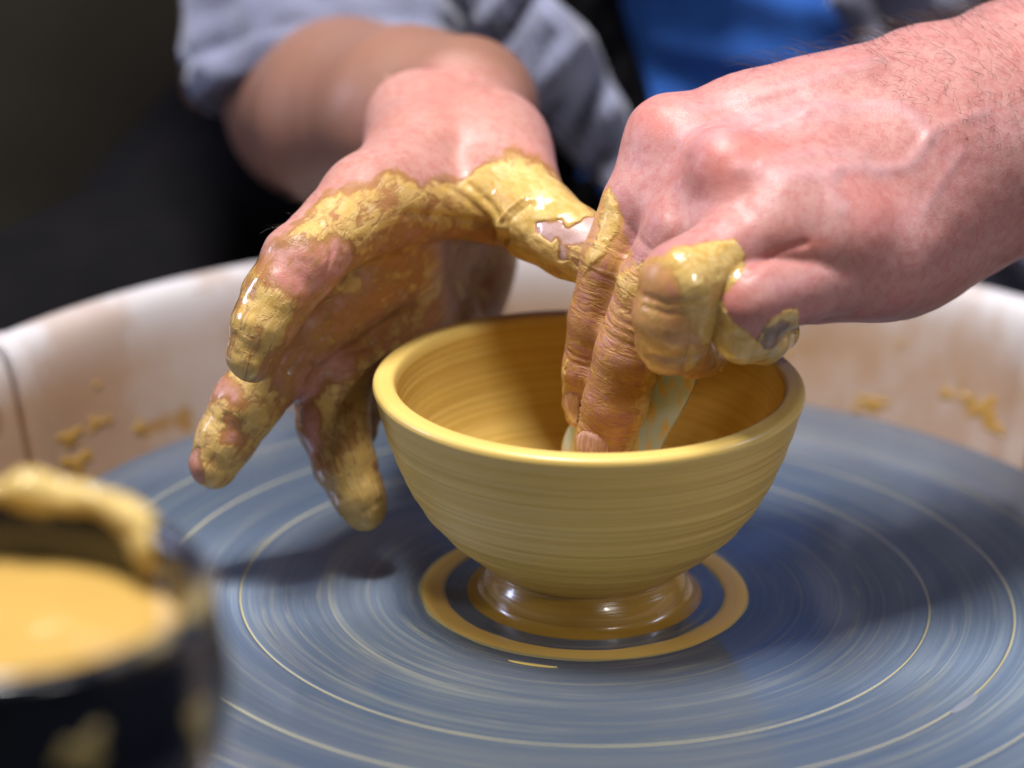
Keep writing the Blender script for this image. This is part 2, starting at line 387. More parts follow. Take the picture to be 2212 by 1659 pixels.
# wheel cabinet under the pan
m_cb = NT('dark_enamel'); M_CAB = m_cb.done(m_cb.mix(m_cb.noise(m_cb.obj(), 20, 4), (0.02, 0.02, 0.025), (0.04, 0.04, 0.045)), .5)
bm = bmesh.new(); bmesh.ops.create_cube(bm, size=1)
for v in bm.verts: v.co = Vector((v.co.x*.62, v.co.y*.82-.06, v.co.z*.50-.36))
bmesh.ops.bevel(bm, geom=bm.edges[:], offset=.02, segments=3, affect='EDGES')
me = bpy.data.meshes.new('cabinet'); bm.to_mesh(me)
cab = wparent(link('cabinet', me, M_CAB, smooth=False))

# ================================================================== BOWL
def bowl_disp(R, Z, T):
    # throwing rings: a shallow spiral
    a = np.where((Z > 1.6) & (Z < 6.3), 1, .2)
    ph = Z*8.2+T
    s_ = (np.sin(ph)+.5*np.sin(ph*2.37+1.0))*.020*a*np.clip(1.35-Z/6.0, .15, 1)
    s_ = s_*np.where(np.arange(R.shape[1]) < 190, .95, .14)[None]
    wb = .022*vnoise(np.stack([np.cos(T)*1.2, np.sin(T)*1.2, Z*.25], -1), 17)*np.clip(Z/6, 0, 1)
    return R+s_+wb, Z+wb*.7
outer = [(2.86, 1.04), (2.98, 1.14), (3.20, 1.30), (3.58, 1.62), (4.18, 2.15), (4.80, 2.86), (5.30, 3.70), (5.68, 4.60), (5.95, 5.40), (6.12, 6.02), (6.2, 6.30), (6.24, 6.45), (6.20, 6.58), (6.06, 6.66), (5.74, 6.67), (5.60, 6.56)]
inner = [(5.52, 6.28), (5.44, 5.8), (5.22, 4.9), (4.85, 3.95), (4.25, 3.1), (3.4, 2.35), (2.3, 1.85), (1.1, 1.62), (.02, 1.58)]
bowl = empty('clay_bowl', (0, 0, 0), 'freshly thrown ochre clay bowl standing on the wheel head', 'bowl')
M_BOWL = mat_bowl()
link('bowl_wall', lathe('bowl_wall', catmull(outer+inner, 12), 320, disp=bowl_disp), M_BOWL, bowl)
foot = [(2.92, 1.18), (2.80, 1.05), (2.78, .92), (2.84, .78), (2.94, .60), (3.02, .42), (3.05, .28), (3.06, .18), (3.12, .10), (3.22, .05), (3.36, .02), (3.46, .004)]
link('foot', lathe('foot', catmull(foot, 8), 256, disp=lambda R, Z, T: (R+.018*vnoise(np.stack([np.cos(T)*2.2, np.sin(T)*2.2, Z*3], -1), 5), Z)), mat_foot(), bowl,
     label='narrow glossy foot below the bowl wall')

# ================================================================== SIGNED DISTANCE BODY MODELLING
def smin(a, b, k):
    if k <= 1e-6: return np.minimum(a, b)
    h = np.maximum(k-np.abs(a-b), 0)/k
    return np.minimum(a, b)-h*h*k*.25
def cap(p, A, B, ra, rb):
    d = B-A; L = max(float(d@d), 1e-9)
    x = p[:, 0]-A[0]; y = p[:, 1]-A[1]; z = p[:, 2]-A[2]
    t = x*(d[0]/L); t += y*(d[1]/L); t += z*(d[2]/L)
    t = np.minimum(np.maximum(t, 0, out=t), 1, out=t)
    x -= t*d[0]; y -= t*d[1]; z -= t*d[2]
    x *= x; y *= y; z *= z; x += y; x += z; np.sqrt(x, out=x)
    x -= ra; x -= t*np.float32(rb-ra); return x
class Body:
    def __init__(s): s.g = []
    def group(s, prims, kin, kout):
        """prims: list of chains; a chain is [(px,py,Y,r_px), ...]"""
        out = []
        for ch in prims:
            pts = [(P(a, b, y), r*pxcm(P(a, b, y))) for a, b, y, r in ch]
            if len(pts) == 1: pts = pts*2
            for (A, ra), (B, rb) in zip(pts[:-1], pts[1:]): out.append((A.astype(np.float32), B.astype(np.float32), float(ra), float(rb)))
        s.g.append((out, kin, kout)); return s
    def d(s, p):
        p = np.asarray(p, np.float32)
        if len(p) < 4000: return s.dd(p, None)
        k = np.floor(p/1.6).astype(np.int64); k -= k.min(0)
        key = (k[:, 0]*4096+k[:, 1])*4096+k[:, 2]
        o = np.argsort(key, kind='stable'); ks = key[o]; cut = np.flatnonzero(np.diff(ks))+1
        ps = p[o]; out = np.empty(len(p), np.float32); st = np.concatenate([[0], cut, [len(p)]])
        A = np.array([x[0] for g in s.g for x in g[0]]); B = np.array([x[1] for g in s.g for x in g[0]])
        ra = np.array([x[2] for g in s.g for x in g[0]]); rb = np.array([x[3] for g in s.g for x in g[0]])
        dAB = B-A; L2 = np.maximum((dAB**2).sum(1), 1e-9)
        for i, j in zip(st[:-1], st[1:]):
            c = ps[i:j]; lo = c.min(0); hi = c.max(0); m = (lo+hi)/2; R = float(np.linalg.norm(hi-lo))/2
            t = np.clip(((m-A)*dAB).sum(1)/L2, 0, 1); dist = np.linalg.norm(m-A-t[:, None]*dAB, axis=1)-(ra+(rb-ra)*t)
            out[i:j] = s.dd(c, dist-R-np.abs(rb-ra)*.5 < max(2.3, float(dist.min())+2*R+1.6))
        r = np.empty_like(out); r[o] = out; return r
    def dd(s, p, use):
        D = None; i = 0
        for prims, kin, kout in s.g:
            g = None
            for pr in prims:
                if use is None or use[i]:
                    x = cap(p, *pr); g = x if g is None else smin(g, x, kin)
                i += 1
            if g is not None: D = g if D is None else smin(D, g, kout)
        return D
    def grad(s, p, e=.02):
        g = 0
        for v in ((1, 1, 1), (1, -1, -1), (-1, 1, -1), (-1, -1, 1)):
            v = np.array(v, float); g = g+s.d(p+v*e)[:, None]*v
        return g/np.maximum(np.linalg.norm(g, axis=1, keepdims=True), 1e-9)
    def mesh(s, h):
        lo = np.min([np.minimum(a-ra, b-rb) for pr, _, _ in s.g for a, b, ra, rb in pr], 0)-.6
        hi = np.max([np.maximum(a+ra, b+rb) for pr, _, _ in s.g for a, b, ra, rb in pr], 0)+.6
        B = 6; nb = np.ceil((hi-lo)/(h*B)).astype(int)
        ii = np.stack(np.meshgrid(*[np.arange(n) for n in nb], indexing='ij'), -1).reshape(-1, 3)
        dc = s.d(lo+(ii*B+(B-1)/2)*h)
        act = np.abs(dc) < h*B*.87+.12
        D = np.repeat(np.repeat(np.repeat(dc.reshape(nb), B, 0), B, 1), B, 2)
        off = np.stack(np.meshgrid(*[np.arange(B)]*3, indexing='ij'), -1).reshape(-1, 3)
        g = (ii[act][:, None, :]*B+off[None]).reshape(-1, 3)
        D[g[:, 0], g[:, 1], g[:, 2]] = s.d(lo+g*h)
        S = D < 0
        c = S[:-1, :-1, :-1].astype(np.uint8)
        tot = np.zeros_like(c)
        cor = [(a, b, e) for a in (0, 1) for b in (0, 1) for e in (0, 1)]
        n0, n1, n2 = S.shape
        for a, b, e in cor: tot += S[a:n0-1+a, b:n1-1+b, e:n2-1+e]
        cells = np.argwhere((tot > 0) & (tot < 8))
        val = np.stack([D[cells[:, 0]+a, cells[:, 1]+b, cells[:, 2]+e] for a, b, e in cor], -1)
        acc = np.zeros((len(cells), 3)); cnt = np.zeros(len(cells))
        for i in range(8):
            for j in range(i+1, 8):
                ci, cj = np.array(cor[i]), np.array(cor[j])
                if np.abs(ci-cj).sum() != 1: continue
                x = (val[:, i] < 0) != (val[:, j] < 0)
                t = np.where(x, val[:, i]/np.where(x, val[:, i]-val[:, j], 1), 0)
                acc += np.where(x[:, None], ci+t[:, None]*(cj-ci), 0); cnt += x
        V = lo+(cells+acc/cnt[:, None])*h
        idx = np.full(tot.shape, -1, np.int32); idx[cells[:, 0], cells[:, 1], cells[:, 2]] = np.arange(len(cells))
        F = []
        for ax in range(3):
            sl0 = [slice(None)]*3; sl1 = [slice(None)]*3; sl0[ax] = slice(0, -1); sl1[ax] = slice(1, None)
            e = np.argwhere(S[tuple(sl0)] != S[tuple(sl1)])
            u, v = (ax+1) % 3, (ax+2) % 3
            e = e[(e[:, u] > 0) & (e[:, v] > 0)]
            q = []
            for du, dv in ((0, 0), (-1, 0), (-1, -1), (0, -1)):
                k = e.copy(); k[:, u] += du; k[:, v] += dv; k = np.minimum(k, np.array(tot.shape)-1)
                q.append(idx[k[:, 0], k[:, 1], k[:, 2]])
            q = np.stack(q, -1); inside = S[e[:, 0], e[:, 1], e[:, 2]]
            q[~inside] = q[~inside][:, ::-1]
            F.append(q[(q >= 0).all(1)])
        F = np.vstack(F)
        for _ in range(2):
            V = V-s.d(V)[:, None]*s.grad(V)*.9
        return V, F, s.grad(V)
def pdist(q, poly):
    """distance from 2-D points to an open polyline"""
    poly = np.array(poly, float); best = np.full(len(q), 1e9)
    if len(poly) == 1: return np.hypot(*(q-poly[0]).T)
    for a, b in zip(poly[:-1], poly[1:]):
        d = b-a; t = np.clip(((q-a)@d)/(d@d), 0, 1); best = np.minimum(best, np.hypot(*(q-a-t[:, None]*d).T))
    return best
WARP = [None]
def setwarp(V):
    a = np.stack([vnoise(V*.9, 101)+.6*vnoise(V*2.6, 102)+.35*vnoise(V*7, 103), vnoise(V*.9, 104)+.6*vnoise(V*2.6, 105)+.35*vnoise(V*7, 106)], -1)
    WARP[0] = a*9
def insd(q, poly):
    """signed distance to a closed polygon, + inside"""
    poly = [tuple(p) for p in poly]; dd = pdist(q, poly+[poly[0]]); ins = np.zeros(len(q), bool)
    for (x0, y0), (x1, y1) in zip(poly, poly[1:]+poly[:1]):
        c = ((y0 > q[:, 1]) != (y1 > q[:, 1])) & (q[:, 0] < (x1-x0)*(q[:, 1]-y0)/((y1-y0) or 1e-9)+x0); ins ^= c
    return np.where(ins, dd, -dd)
def fingercoords(V, chains):
    """nearest finger axis: (along cm, around cm, finger id)"""
    best = np.full(len(V), 1e9); out = np.zeros((len(V), 3)); jd = np.full(len(V), 9.)
    for fi, ch in enumerate(chains):
        pts = [P(a, b, y) for a, b, y, r in ch]; rr = [r*pxcm(p) for p, (_, _, _, r) in zip(pts, ch)]
        acc = 0
        for k, (A, B) in enumerate(zip(pts[:-1], pts[1:])):
            d = B-A; L = np.linalg.norm(d); t = np.clip(((V-A)@d)/L**2, 0, 1); q = V-A-t[:, None]*d
            dist = np.linalg.norm(q, axis=1)-(rr[k]+(rr[k+1]-rr[k])*t)
            e1 = np.cross(d/L, CF); e1 /= np.linalg.norm(e1); e2 = np.cross(d/L, e1)
            ang = np.arctan2(q@e1, q@e2)
            s_ = dist < best
            best[s_] = dist[s_]
            out[s_, 0] = (acc+t*L)[s_]; out[s_, 1] = (ang*.8)[s_]; out[s_, 2] = fi*3.7
            acc += L
    return out, best

# ================================================================== PERSON
person = empty('person', (.02, .42, -.9), 'potter in a blue T-shirt and open grey shirt shaping the bowl with both hands', 'person')
def pchild(o):
    o.parent = person; o.location = (-.02, -.42, .9); return o

# ---- the hand in the bowl (right in the photo)
index_r = [(1435, 305, 2.3, 78), (1375, 440, 1.1, 74), (1324, 560, .5, 69), (1290, 690, .5, 62), (1273, 795, .6, 58), (1265, 862, .9, 48), (1262, 890, 1.1, 40)]
middle_r = [(1560, 375, -.1, 86), (1470, 500, -.9, 82), (1406, 625, -1.1, 74), (1358, 760, -1.1, 73), (1328, 870, -.9, 69), (1305, 955, -.7, 62), (1296, 1010, -.6, 50)]
ring_r = [(1680, 470, -1.6, 88), (1580, 540, -2.9, 84), (1474, 610, -3.9, 91), (1455, 680, -3.9, 88), (1452, 730, -3.6, 80)]
ring_r2 = [(1452, 732, -3.6, 76), (1496, 762, -2.4, 54), (1524, 768, -1.5, 47)]
pinky_r = [(1860, 570, -1.2, 96), (1730, 614, -2.7, 84), (1622, 648, -3.9, 84), (1610, 712, -3.8, 70)]
pinky_r2 = [(1610, 712, -3.8, 70), (1645, 724, -3.0, 60), (1682, 716, -2.4, 43)]
HR = Body()
HR.group([
    [(2150, 212, 6.4, 188), (2000, 232, 5.0, 160), (1840, 246, 3.6, 123), (1720, 264, 3.0, 112), (1600, 279, 2.5, 98), (1462, 302, 2.4, 76)],
    [(2135, 325, 5.0, 190), (1990, 350, 3.4, 170), (1800, 330, 2.4, 112)],
    [(2135, 325, 5.0, 190), (1930, 380, 2.4, 150), (1740, 390, .9, 110), (1580, 385, .1, 90)],
    [(2060, 380, 4.2, 180), (1900, 440, 1.6, 142), (1740, 460, -.6, 116), (1680, 475, -1.3, 94)],
    [(2060, 400, 4.2, 180), (1960, 490, 2.0, 150), (1880, 560, -.4, 112), (1840, 585, -1.2, 96)],
    [(1900, 540, 3.2, 130), (1760, 560, 2.6, 120), (1620, 500, 3.0, 110)],
    [(1990, 500, 3.6, 140), (1900, 560, 1.4, 118)],
    [(1650, 330, 3.4, 110), (1480, 380, 3.6, 72), (1430, 480, 3.6, 55)],
    [(1500, 330, 1.7, 80), (1430, 430, .9, 58)],
    [(1600, 430, -.3, 80), (1520, 510, -1.2, 60)],
    [(1760, 530, -1.0, 92), (1670, 545, -1.9, 66)],
    [(1690, 490, -2.1, 74), (1810, 500, -1.5, 92)],
    [(1640, 515, -2.7, 62), (1760, 520, -2.1, 72)],
    [(1650, 415, -1.2, 76), (1560, 500, -1.9, 62)],
    [(1490, 350, 1.2, 76), (1450, 450, .3, 60)],
    ], 1.15, 0)
HR.group([[(2060, 350, 4.0, 172), (2140, 318, 5.0, 186), (2300, 200, 7.4, 222), (2500, 110, 9.8, 240), (2620, 50, 11.5, 245)]], .5, 1.5)
HR.group([index_r], .15, .75)
HR.group([middle_r], .15, .45)
HR.group([ring_r, ring_r2], .18, .20)
HR.group([pinky_r, pinky_r2], .16, .13)
# thumb, behind the index finger inside the bowl
HR.group([[(1620, 480, 4.6, 90), (1500, 610, 4.6, 74), (1395, 730, 3.6, 64), (1330, 830, 2.6, 55)]], .3, .35)
# knuckles
HR.group([[(1440, 286, 1.8, 58)], [(1700, 440, -2.0, 46)]], .1, 1.0)
HR.group([[(1568, 358, -1.15, 78)]], .1, .95)
V, F, N = HR.mesh(.048)
q = proj(V); vd = V-CAM; vd /= np.linalg.norm(vd, axis=1, keepdims=True); facing = sstep(.0, .35, -(N*vd).sum(1))
chR = [index_r, middle_r, ring_r, ring_r2, pinky_r, pinky_r2]
fc, fd = fingercoords(V, chR)
onf = sstep(.35, .0, fd)
near = facing
h = np.zeros(len(V)); vein = np.zeros(len(V)); red = np.zeros(len(V))
for pl, wd, am in [
    ([(1740, 243), (1790, 232), (1850, 236), (1900, 228), (1960, 240), (2000, 280), (2005, 300)], 16, .048),
    ([(1640, 285), (1700, 262), (1745, 244)], 12, .055),
    ([(2005, 300), (1985, 330), (1955, 358), (1900, 366), (1850, 358), (1790, 372)], 16, .048),
    ([(1800, 372), (1795, 405), (1812, 450)], 16, .035),
    ([(2010, 285), (2060, 262), (2130, 240)], 13, .032), ([(2080, 330), (2040, 380), (2000, 450)], 14, .026),
    ([(1650, 350), (1760, 330), (1860, 335)], 14, .035), ([(1600, 365), (1700, 372), (1800, 372)], 22, .05), ([(1470, 300), (1620, 262), (1800, 235)], 26, .05), ([(1480, 235), (1600, 220), (1760, 170), (1900, 130)], 15, .03)]:
    g = np.exp(-(pdist(q, catmull(pl, 5) if len(pl) > 2 else pl)/wd)**2)*facing; h += am*g; vein = np.maximum(vein, g*(am/.06))
for pl, wd, am in [
    ([(1480, 345), (1475, 400), (1450, 460)], 16, -.05), ([(1610, 420), (1600, 470), (1540, 520)], 16, -.03),
    ([(1612, 592), (1640, 570), (1680, 545), (1740, 526)], 9, -.055),
    ([(1505, 680), (1498, 735), (1478, 800)], 8, -.10), ([(1395, 640), (1440, 656), (1505, 648)], 7, -.035), ([(1392, 662), (1440, 678), (1500, 672)], 6, -.025), ([(1400, 765), (1440, 775), (1480, 772)], 7, -.035),
    ([(1340, 470), (1400, 540)], 9, -.03), ([(1640, 540), (1740, 520)], 30, -.03),
    ([(1500, 310), (1560, 290), (1640, 300)], 14, -.02)]:
    h += am*np.exp(-(pdist(q, pl)/wd)**2)*facing
for (cx, cy), wd in (((1560, 355), 75), ((1425, 260), 55), ((1570, 640), 55), ((1740, 530), 40), ((1430, 610), 50), ((1650, 330), 50), ((1900, 470), 60)):
    red += .8*np.exp(-(np.hypot(q[:, 0]-cx, q[:, 1]-cy)/wd)**2)
red += .6*np.exp(-(pdist(q, [(1610, 596), (1690, 540), (1745, 522), (1800, 530)])/12)**2)
red = np.clip(red+.25*vnoise(V*.7, 9), 0, 1)*facing
# folds of skin at the wrist's underside
bn = vnoise(np.stack([V[:, 0]*2.4+V[:, 2]*2.2, V[:, 2]*.8-V[:, 0]*.5, V[:, 1]*.5], -1), 11)
h += .018*bn*sstep(1850, 2050, q[:, 0])*sstep(300, 480, q[:, 1])
# clay cover
setwarp(V)
clay = np.full(len(V), -1.6)
def cover(poly, val, soft):
    global clay
    s_ = sstep(-soft, soft, insd(q+WARP[0], poly)); clay = clay*(1-s_)+val*s_
cover([(1312, 400), (1345, 430), (1365, 510), (1400, 590), (1440, 700), (1440, 1060), (1150, 1060), (1150, 560), (1240, 480), (1290, 420)], .30, 12)
cover([(1395, 555), (1450, 530), (1530, 522), (1590, 520), (1612, 545), (1608, 590), (1560, 640), (1580, 900), (1360, 900), (1365, 700)], .55, 9)
cover([(1370, 660), (1520, 660), (1520, 840), (1360, 830)], .56, 40)
cover([(1440, 525), (1600, 515), (1610, 580), (1530, 640), (1540, 760), (1500, 700), (1450, 620)], 1.25, 20)
cover([(1385, 575), (1450, 580), (1460, 640), (1400, 640)], .25, 16)
cover([(1522, 600), (1556, 572), (1556, 640), (1586, 690), (1636, 738), (1664, 690), (1726, 668), (1750, 790), (1560, 810), (1515, 700)], 1.2, 7)
cover([(1310, 410), (1335, 440), (1345, 500), (1300, 560), (1265, 590)], 1.2, 14)
cover([(1395, 560), (1378, 620), (1345, 680), (1330, 600)], .9, 12)
cover([(1400, 790), (1440, 820), (1400, 990), (1350, 990), (1385, 870)], 1.3, 12)
cover([(1205, 800), (1222, 780), (1216, 860), (1236, 915), (1225, 940), (1195, 900)], 1.3, 5)
front = sstep(-.25, .05, -(N*vd).sum(1))
clay = np.where(onf > .5, clay*front+(1-front)*.9, clay)
crease = np.zeros(len(V)); sel = (fc[:, 2] < 4) & (q[:, 1] > 520); crease[sel] = .85
for cy in (590, 800): pass
crease = np.where((fc[:, 2] < 4), sstep(450, 620, q[:, 1])*onf*.95, .0)
# creases as relief at the joints of the two straight fingers
for fi, us in ((0, (3.6, 3.85, 4.1, 6.6, 6.85)), (3.7, (4.4, 4.75, 5.0, 5.3, 8.2, 8.5))):
    s_ = np.abs(fc[:, 2]-fi) < .1
    wob = .10*vnoise(np.stack([fc[:, 1]*1.5, fc[:, 0]*.8, fc[:, 2]], -1), 5)
    for u in us: h[s_] -= (.020*np.exp(-((fc[:, 0]-u+wob)/.065)**2)*facing)[s_]
h += .008*vnoise(np.stack([fc[:, 0]*2.6+.5*vnoise(V*1.5, 8), fc[:, 1]*1.0, fc[:, 2]], -1), 2)*crease
h += sstep(.6, 1.2, clay)*(.035+.022*vnoise(V*2.2, 6)+.010*vnoise(V*6, 12))
h += .010*vnoise(V*1.3, 14)+.006*vnoise(V*3.5, 15)
V2 = V+N*h[:, None]
bodyparts = [(V2, F, dict(onf=onf, tan=np.zeros(len(V)), clay=clay, red=red, vein=vein, crease=crease, fc=fc, pale=np.zeros(len(V)), wet=np.clip(sstep(.9, 1.2, clay)*.2+.5*sstep(.2, .5, clay)*(fc[:, 2] > 6)*onf, 0, 1)), 0)]
VR, NR, qR = V2, N, q

# ---- the open hand beside the bowl (left in the photo)
index_l = [(800, 440, 3.2, 96), (740, 485, 2.0, 90), (648, 568, .3, 86), (600, 640, -.4, 76), (568, 700, -.8, 69), (547, 768, -1.0, 59)]
middle_l = [(850, 560, 5.0, 96), (760, 620, 3.6, 92), (655, 715, 2.0, 84), (590, 800, 1.4, 76), (528, 875, .9, 73), (488, 950, .6, 64), (461, 1002, .4, 54)]
ring_l = [(880, 680, 6.0, 90), (800, 750, 4.6, 88), (716, 835, 2.6, 88), (720, 915, 1.9, 78), (744, 1000, 1.3, 67), (774, 1070, .9, 56), (786, 1098, .8, 47)]
pinky_l = [(960, 690, 7.5, 80), (880, 760, 6.6, 66), (785, 850, 4.2, 62), (765, 900, 3.4, 54), (770, 930, 3.2, 46)]
thumb_l = [(1050, 330, 7.6, 128), (1110, 415, 4.9, 96), (1165, 478, 3.2, 88), (1230, 520, 2.2, 78), (1300, 553, 1.6, 72), (1350, 575, 1.4, 60)]
HL = Body()
HL.group([
    [(930, 300, 9.2, 136), (922, 360, 6.6, 130), (850, 420, 4.4, 105), (790, 440, 3.2, 95)],
    [(1025, 310, 9.4, 138), (1042, 355, 7.4, 132), (1080, 400, 6.0, 104)],
    [(800, 440, 3.4, 74), (900, 432, 4.2, 56), (1000, 440, 4.9, 56), (1090, 440, 5.2, 70)],
    [(930, 400, 8.4, 140), (900, 540, 8.2, 110), (880, 640, 7.4, 92)],
    [(960, 420, 9.8, 140), (1000, 560, 10.2, 105), (1005, 640, 9.6, 86)],
    [(880, 560, 6.4, 90), (900, 660, 7.4, 85), (940, 690, 8.4, 70)],
    [(790, 470, 4.2, 90), (830, 560, 5.4, 95), (870, 660, 6.6, 90)],
    ], .9, 0)
HL.group([thumb_l], .3, .9)
HL.group([index_l], .2, .6)
HL.group([middle_l], .2, .45)
HL.group([ring_l], .2, .45)
HL.group([pinky_l], .2, .3)
HL.group([[(1000, 240, 13.0, 165), (880, 250, 14.5, 190), (760, 250, 18.5, 204), (700, 222, 24, 208), (680, 110, 30, 215)]], .5, .40)
HL.group([[(890, 248, 9.6, 84)], [(985, 232, 10.2, 72)]], .2, .9)
V, F, N = HL.mesh(.048)
q = proj(V); vd = V-CAM; vd /= np.linalg.norm(vd, axis=1, keepdims=True); facing = sstep(.0, .35, -(N*vd).sum(1))
fc, fd = fingercoords(V, [index_l, middle_l, ring_l, pinky_l, thumb_l])
onf = sstep(.4, .0, fd)
h = np.zeros(len(V)); red = np.zeros(len(V)); vein = np.zeros(len(V))
for pl, wd, am in [
    ([(880, 462), (960, 470), (1050, 486), (1090, 520)], 9, -.10),
    ([(1010, 395), (1060, 440), (1085, 480)], 8, -.05), ([(960, 400), (1020, 440), (1060, 478)], 8, -.04),
    ([(1072, 520), (1080, 480), (1098, 455), (1130, 430)], 5, .09),
    ([(1092, 520), (1100, 480), (1118, 460), (1150, 440)], 6, -.06),
    ([(690, 800), (740, 760), (800, 745)], 10, -.10), ([(620, 800), (680, 740), (740, 690)], 9, -.05),
    ([(745, 500), (770, 560), (740, 620)], 9, -.04), ([(690, 480), (720, 540), (700, 600)], 6, -.025),
    ([(900, 560), (960, 600), (1040, 610)], 16, -.06), ([(880, 640), (930, 640), (1000, 660)], 14, -.05),
    ([(850, 166), (900, 150), (960, 150), (1060, 190)], 12, -.05), ([(800, 285), (900, 262), (1000, 240)], 14, -.04)]:
    h += am*np.exp(-(pdist(q, pl)/wd)**2)*facing
h += .03*vnoise(np.stack([V[:, 0]*1.6, V[:, 1]*1.2, V[:, 2]*1.6], -1), 21)*sstep(420, 520, q[:, 1])
h += .016*vnoise(V*4.0, 23)*sstep(420, 480, q[:, 1])
for (cx, cy), wd in (((940, 190), 60), ((1000, 240), 50), ((620, 610), 50), ((690, 560), 40), ((1140, 350), 40), ((690, 950), 40), ((900, 720), 60)):
    red += .6*np.exp(-(np.hypot(q[:, 0]-cx, q[:, 1]-cy)/wd)**2)
red = np.clip(red, 0, 1)*facing
setwarp(V)
clay = np.full(len(V), -1.6)
bound = [(560, 560), (640, 480), (700, 425), (765, 402), (860, 372), (905, 398), (1000, 392), (1045, 348), (1108, 326), (1180, 352), (1225, 400), (1420, 480), (1420, 1200), (300, 1200), (300, 560)]
cover([(x, y-34) for x, y in bound[:13]]+bound[13:], .08, 46)
cover(bound, .86, 26)
cover([(860, 480), (1100, 500), (1110, 680), (1000, 760), (860, 760), (760, 700), (780, 560)], .60, 30)          # palm: thin film, its dark colour also paints the shade there
cover([(575, 545), (650, 505), (740, 520), (770, 560), (700, 640), (620, 690), (560, 660)], .0, 26)            # bare skin on the bent index
cover([(620, 640), (800, 640), (850, 740), (760, 800), (640, 780)], .50, 20)
cover([(540, 640), (600, 615), (640, 650), (620, 750), (590, 820), (520, 830), (478, 790), (500, 700)], 1.0, 18)  # index tip
cover([(560, 790), (640, 690), (720, 640), (760, 700), (680, 780), (600, 880)], .50, 18)
cover([(470, 790), (520, 840), (520, 870), (460, 880), (440, 860)], .1, 14)
cover([(440, 870), (500, 860), (520, 930), (520, 1020), (440, 1080), (390, 1000)], .95, 16)
cover([(490, 900), (528, 905), (525, 960), (480, 960)], .3, 14)
cover([(398, 985), (430, 975), (440, 1030), (420, 1040)], .1, 5)
cover([(640, 770), (760, 750), (780, 830), (700, 830), (680, 1030), (620, 900)], .12, 16)                        # bare side of the ring finger
cover([(680, 860), (790, 810), (800, 900), (840, 1060), (830, 1150), (740, 1140), (720, 1010), (740, 930), (690, 890)], .85, 18)
cover([(730, 1020), (800, 1010), (830, 1080), (800, 1150), (735, 1120)], 1.15, 16)
cover([(1050, 350), (1180, 370), (1240, 430), (1280, 480), (1250, 600), (1080, 520), (1000, 400)], 1.35, 14)    # thumb
cover([(1160, 478), (1215, 470), (1225, 500), (1190, 520), (1165, 505)], -.35, 9)
cover([(1212, 500), (1260, 472), (1340, 470), (1340, 600), (1262, 585), (1205, 560)], -.35, 9)
cover([(1215, 530), (1262, 528), (1262, 575), (1225, 568)], .85, 10)
cover([(905, 620), (950, 590), (940, 640), (900, 680)], .9, 8)
back = sstep(.05, -.3, -(N*vd).sum(1)); clay = np.where(clay > -1.2, clay*(1-back)+.5*back, clay)
pale = np.clip(sstep(1140, 1180, q[:, 0])*sstep(440, 470, q[:, 1]), 0, 1)*.55
crease = np.where(fc[:, 2] > 14, .45, .25)*onf*sstep(400, 520, q[:, 1])
th = sstep(.7, 1.3, clay)
fs = np.stack([fc[:, 0]*.9, fc[:, 1]*3.0, fc[:, 2]], -1)
h += th*(.022+.028*vnoise(V*2.0, 31)+.014*vnoise(fs, 32)+.010*vnoise(V*6, 33))
wet = np.zeros(len(V))
for pl, wd in (([(560, 560), (510, 680), (485, 780)], 26), ([(460, 830), (405, 960), (400, 1010)], 24), ([(640, 820), (640, 900), (690, 1020), (730, 1110)], 16), ([(1060, 420), (1200, 480)], 40)):
    wet = np.maximum(wet, np.exp(-(pdist(q, pl)/wd)**2))
wet = np.clip(np.maximum(wet, th*.05), 0, 1)
V2 = V+N*h[:, None]
bodyparts.append((V2, F, dict(onf=onf, tan=sstep(10.9, 12.4, V[:, 1]), clay=clay, red=red, vein=vein, crease=crease, fc=fc, pale=pale, wet=wet), 1))  # painted forearm shade sets in with depth behind the wrist
VL, NL, qL = V2, N, q

# ---- torso, upper arms, legs (mostly under the clothes): same body mesh, coarser
class Raw(Body):
    def add(s, pts, k):
        s.g.append(([(np.array(a, np.float32), np.array(b, np.float32), ra, rb) for (a, ra), (b, rb) in zip(pts[:-1], pts[1:])], .5, k)); return s
eR = P(2600, 60, 11.3); eL = P(680, 110, 30)
TB = Raw()
TB.add([((-6, 44, 0), 11), ((-6, 41, 26), 10.5)], 0); TB.add([((12, 44, 0), 11), ((12, 41, 26), 10.5)], 5)
TB.add([((-8, 40, 34), 9), ((14, 40, 34), 9)], 6); TB.add([((3, 40, 36), 6), ((3, 37, 52), 5.4)], 4)
TB.add([((-16, 42, 42), 6), (tuple(eL), 4.1)], 3); TB.add([((22, 40, 42), 6), ((34, 30, 22), 4.6), (tuple(eR), 3.1)], 3)
V, F, N = TB.mesh(.6)
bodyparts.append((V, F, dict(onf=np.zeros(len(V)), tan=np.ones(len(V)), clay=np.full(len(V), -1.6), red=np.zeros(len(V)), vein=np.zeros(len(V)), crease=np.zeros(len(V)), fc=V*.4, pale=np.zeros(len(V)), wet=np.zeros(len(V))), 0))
VV, FF, mi, off = [], [], [], 0
for v, f, _, k in bodyparts:
    VV.append(v); FF.append(f+off); off += len(v); mi.append(np.full(len(f), k))
me = mesh_np('body', np.vstack(VV), np.vstack(FF))
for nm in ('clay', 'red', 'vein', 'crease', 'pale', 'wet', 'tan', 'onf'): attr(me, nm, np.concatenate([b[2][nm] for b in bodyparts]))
attr(me, 'fc', np.vstack([b[2]['fc'] for b in bodyparts]), 'FLOAT_VECTOR')
M_SKR = mat_skin('skin_with_clay', (0.46, 0.245, 0.215), (0.37, 0.145, 0.130), (0.60, 0.41, 0.375), (0.52, 0.275, 0.075), 0)
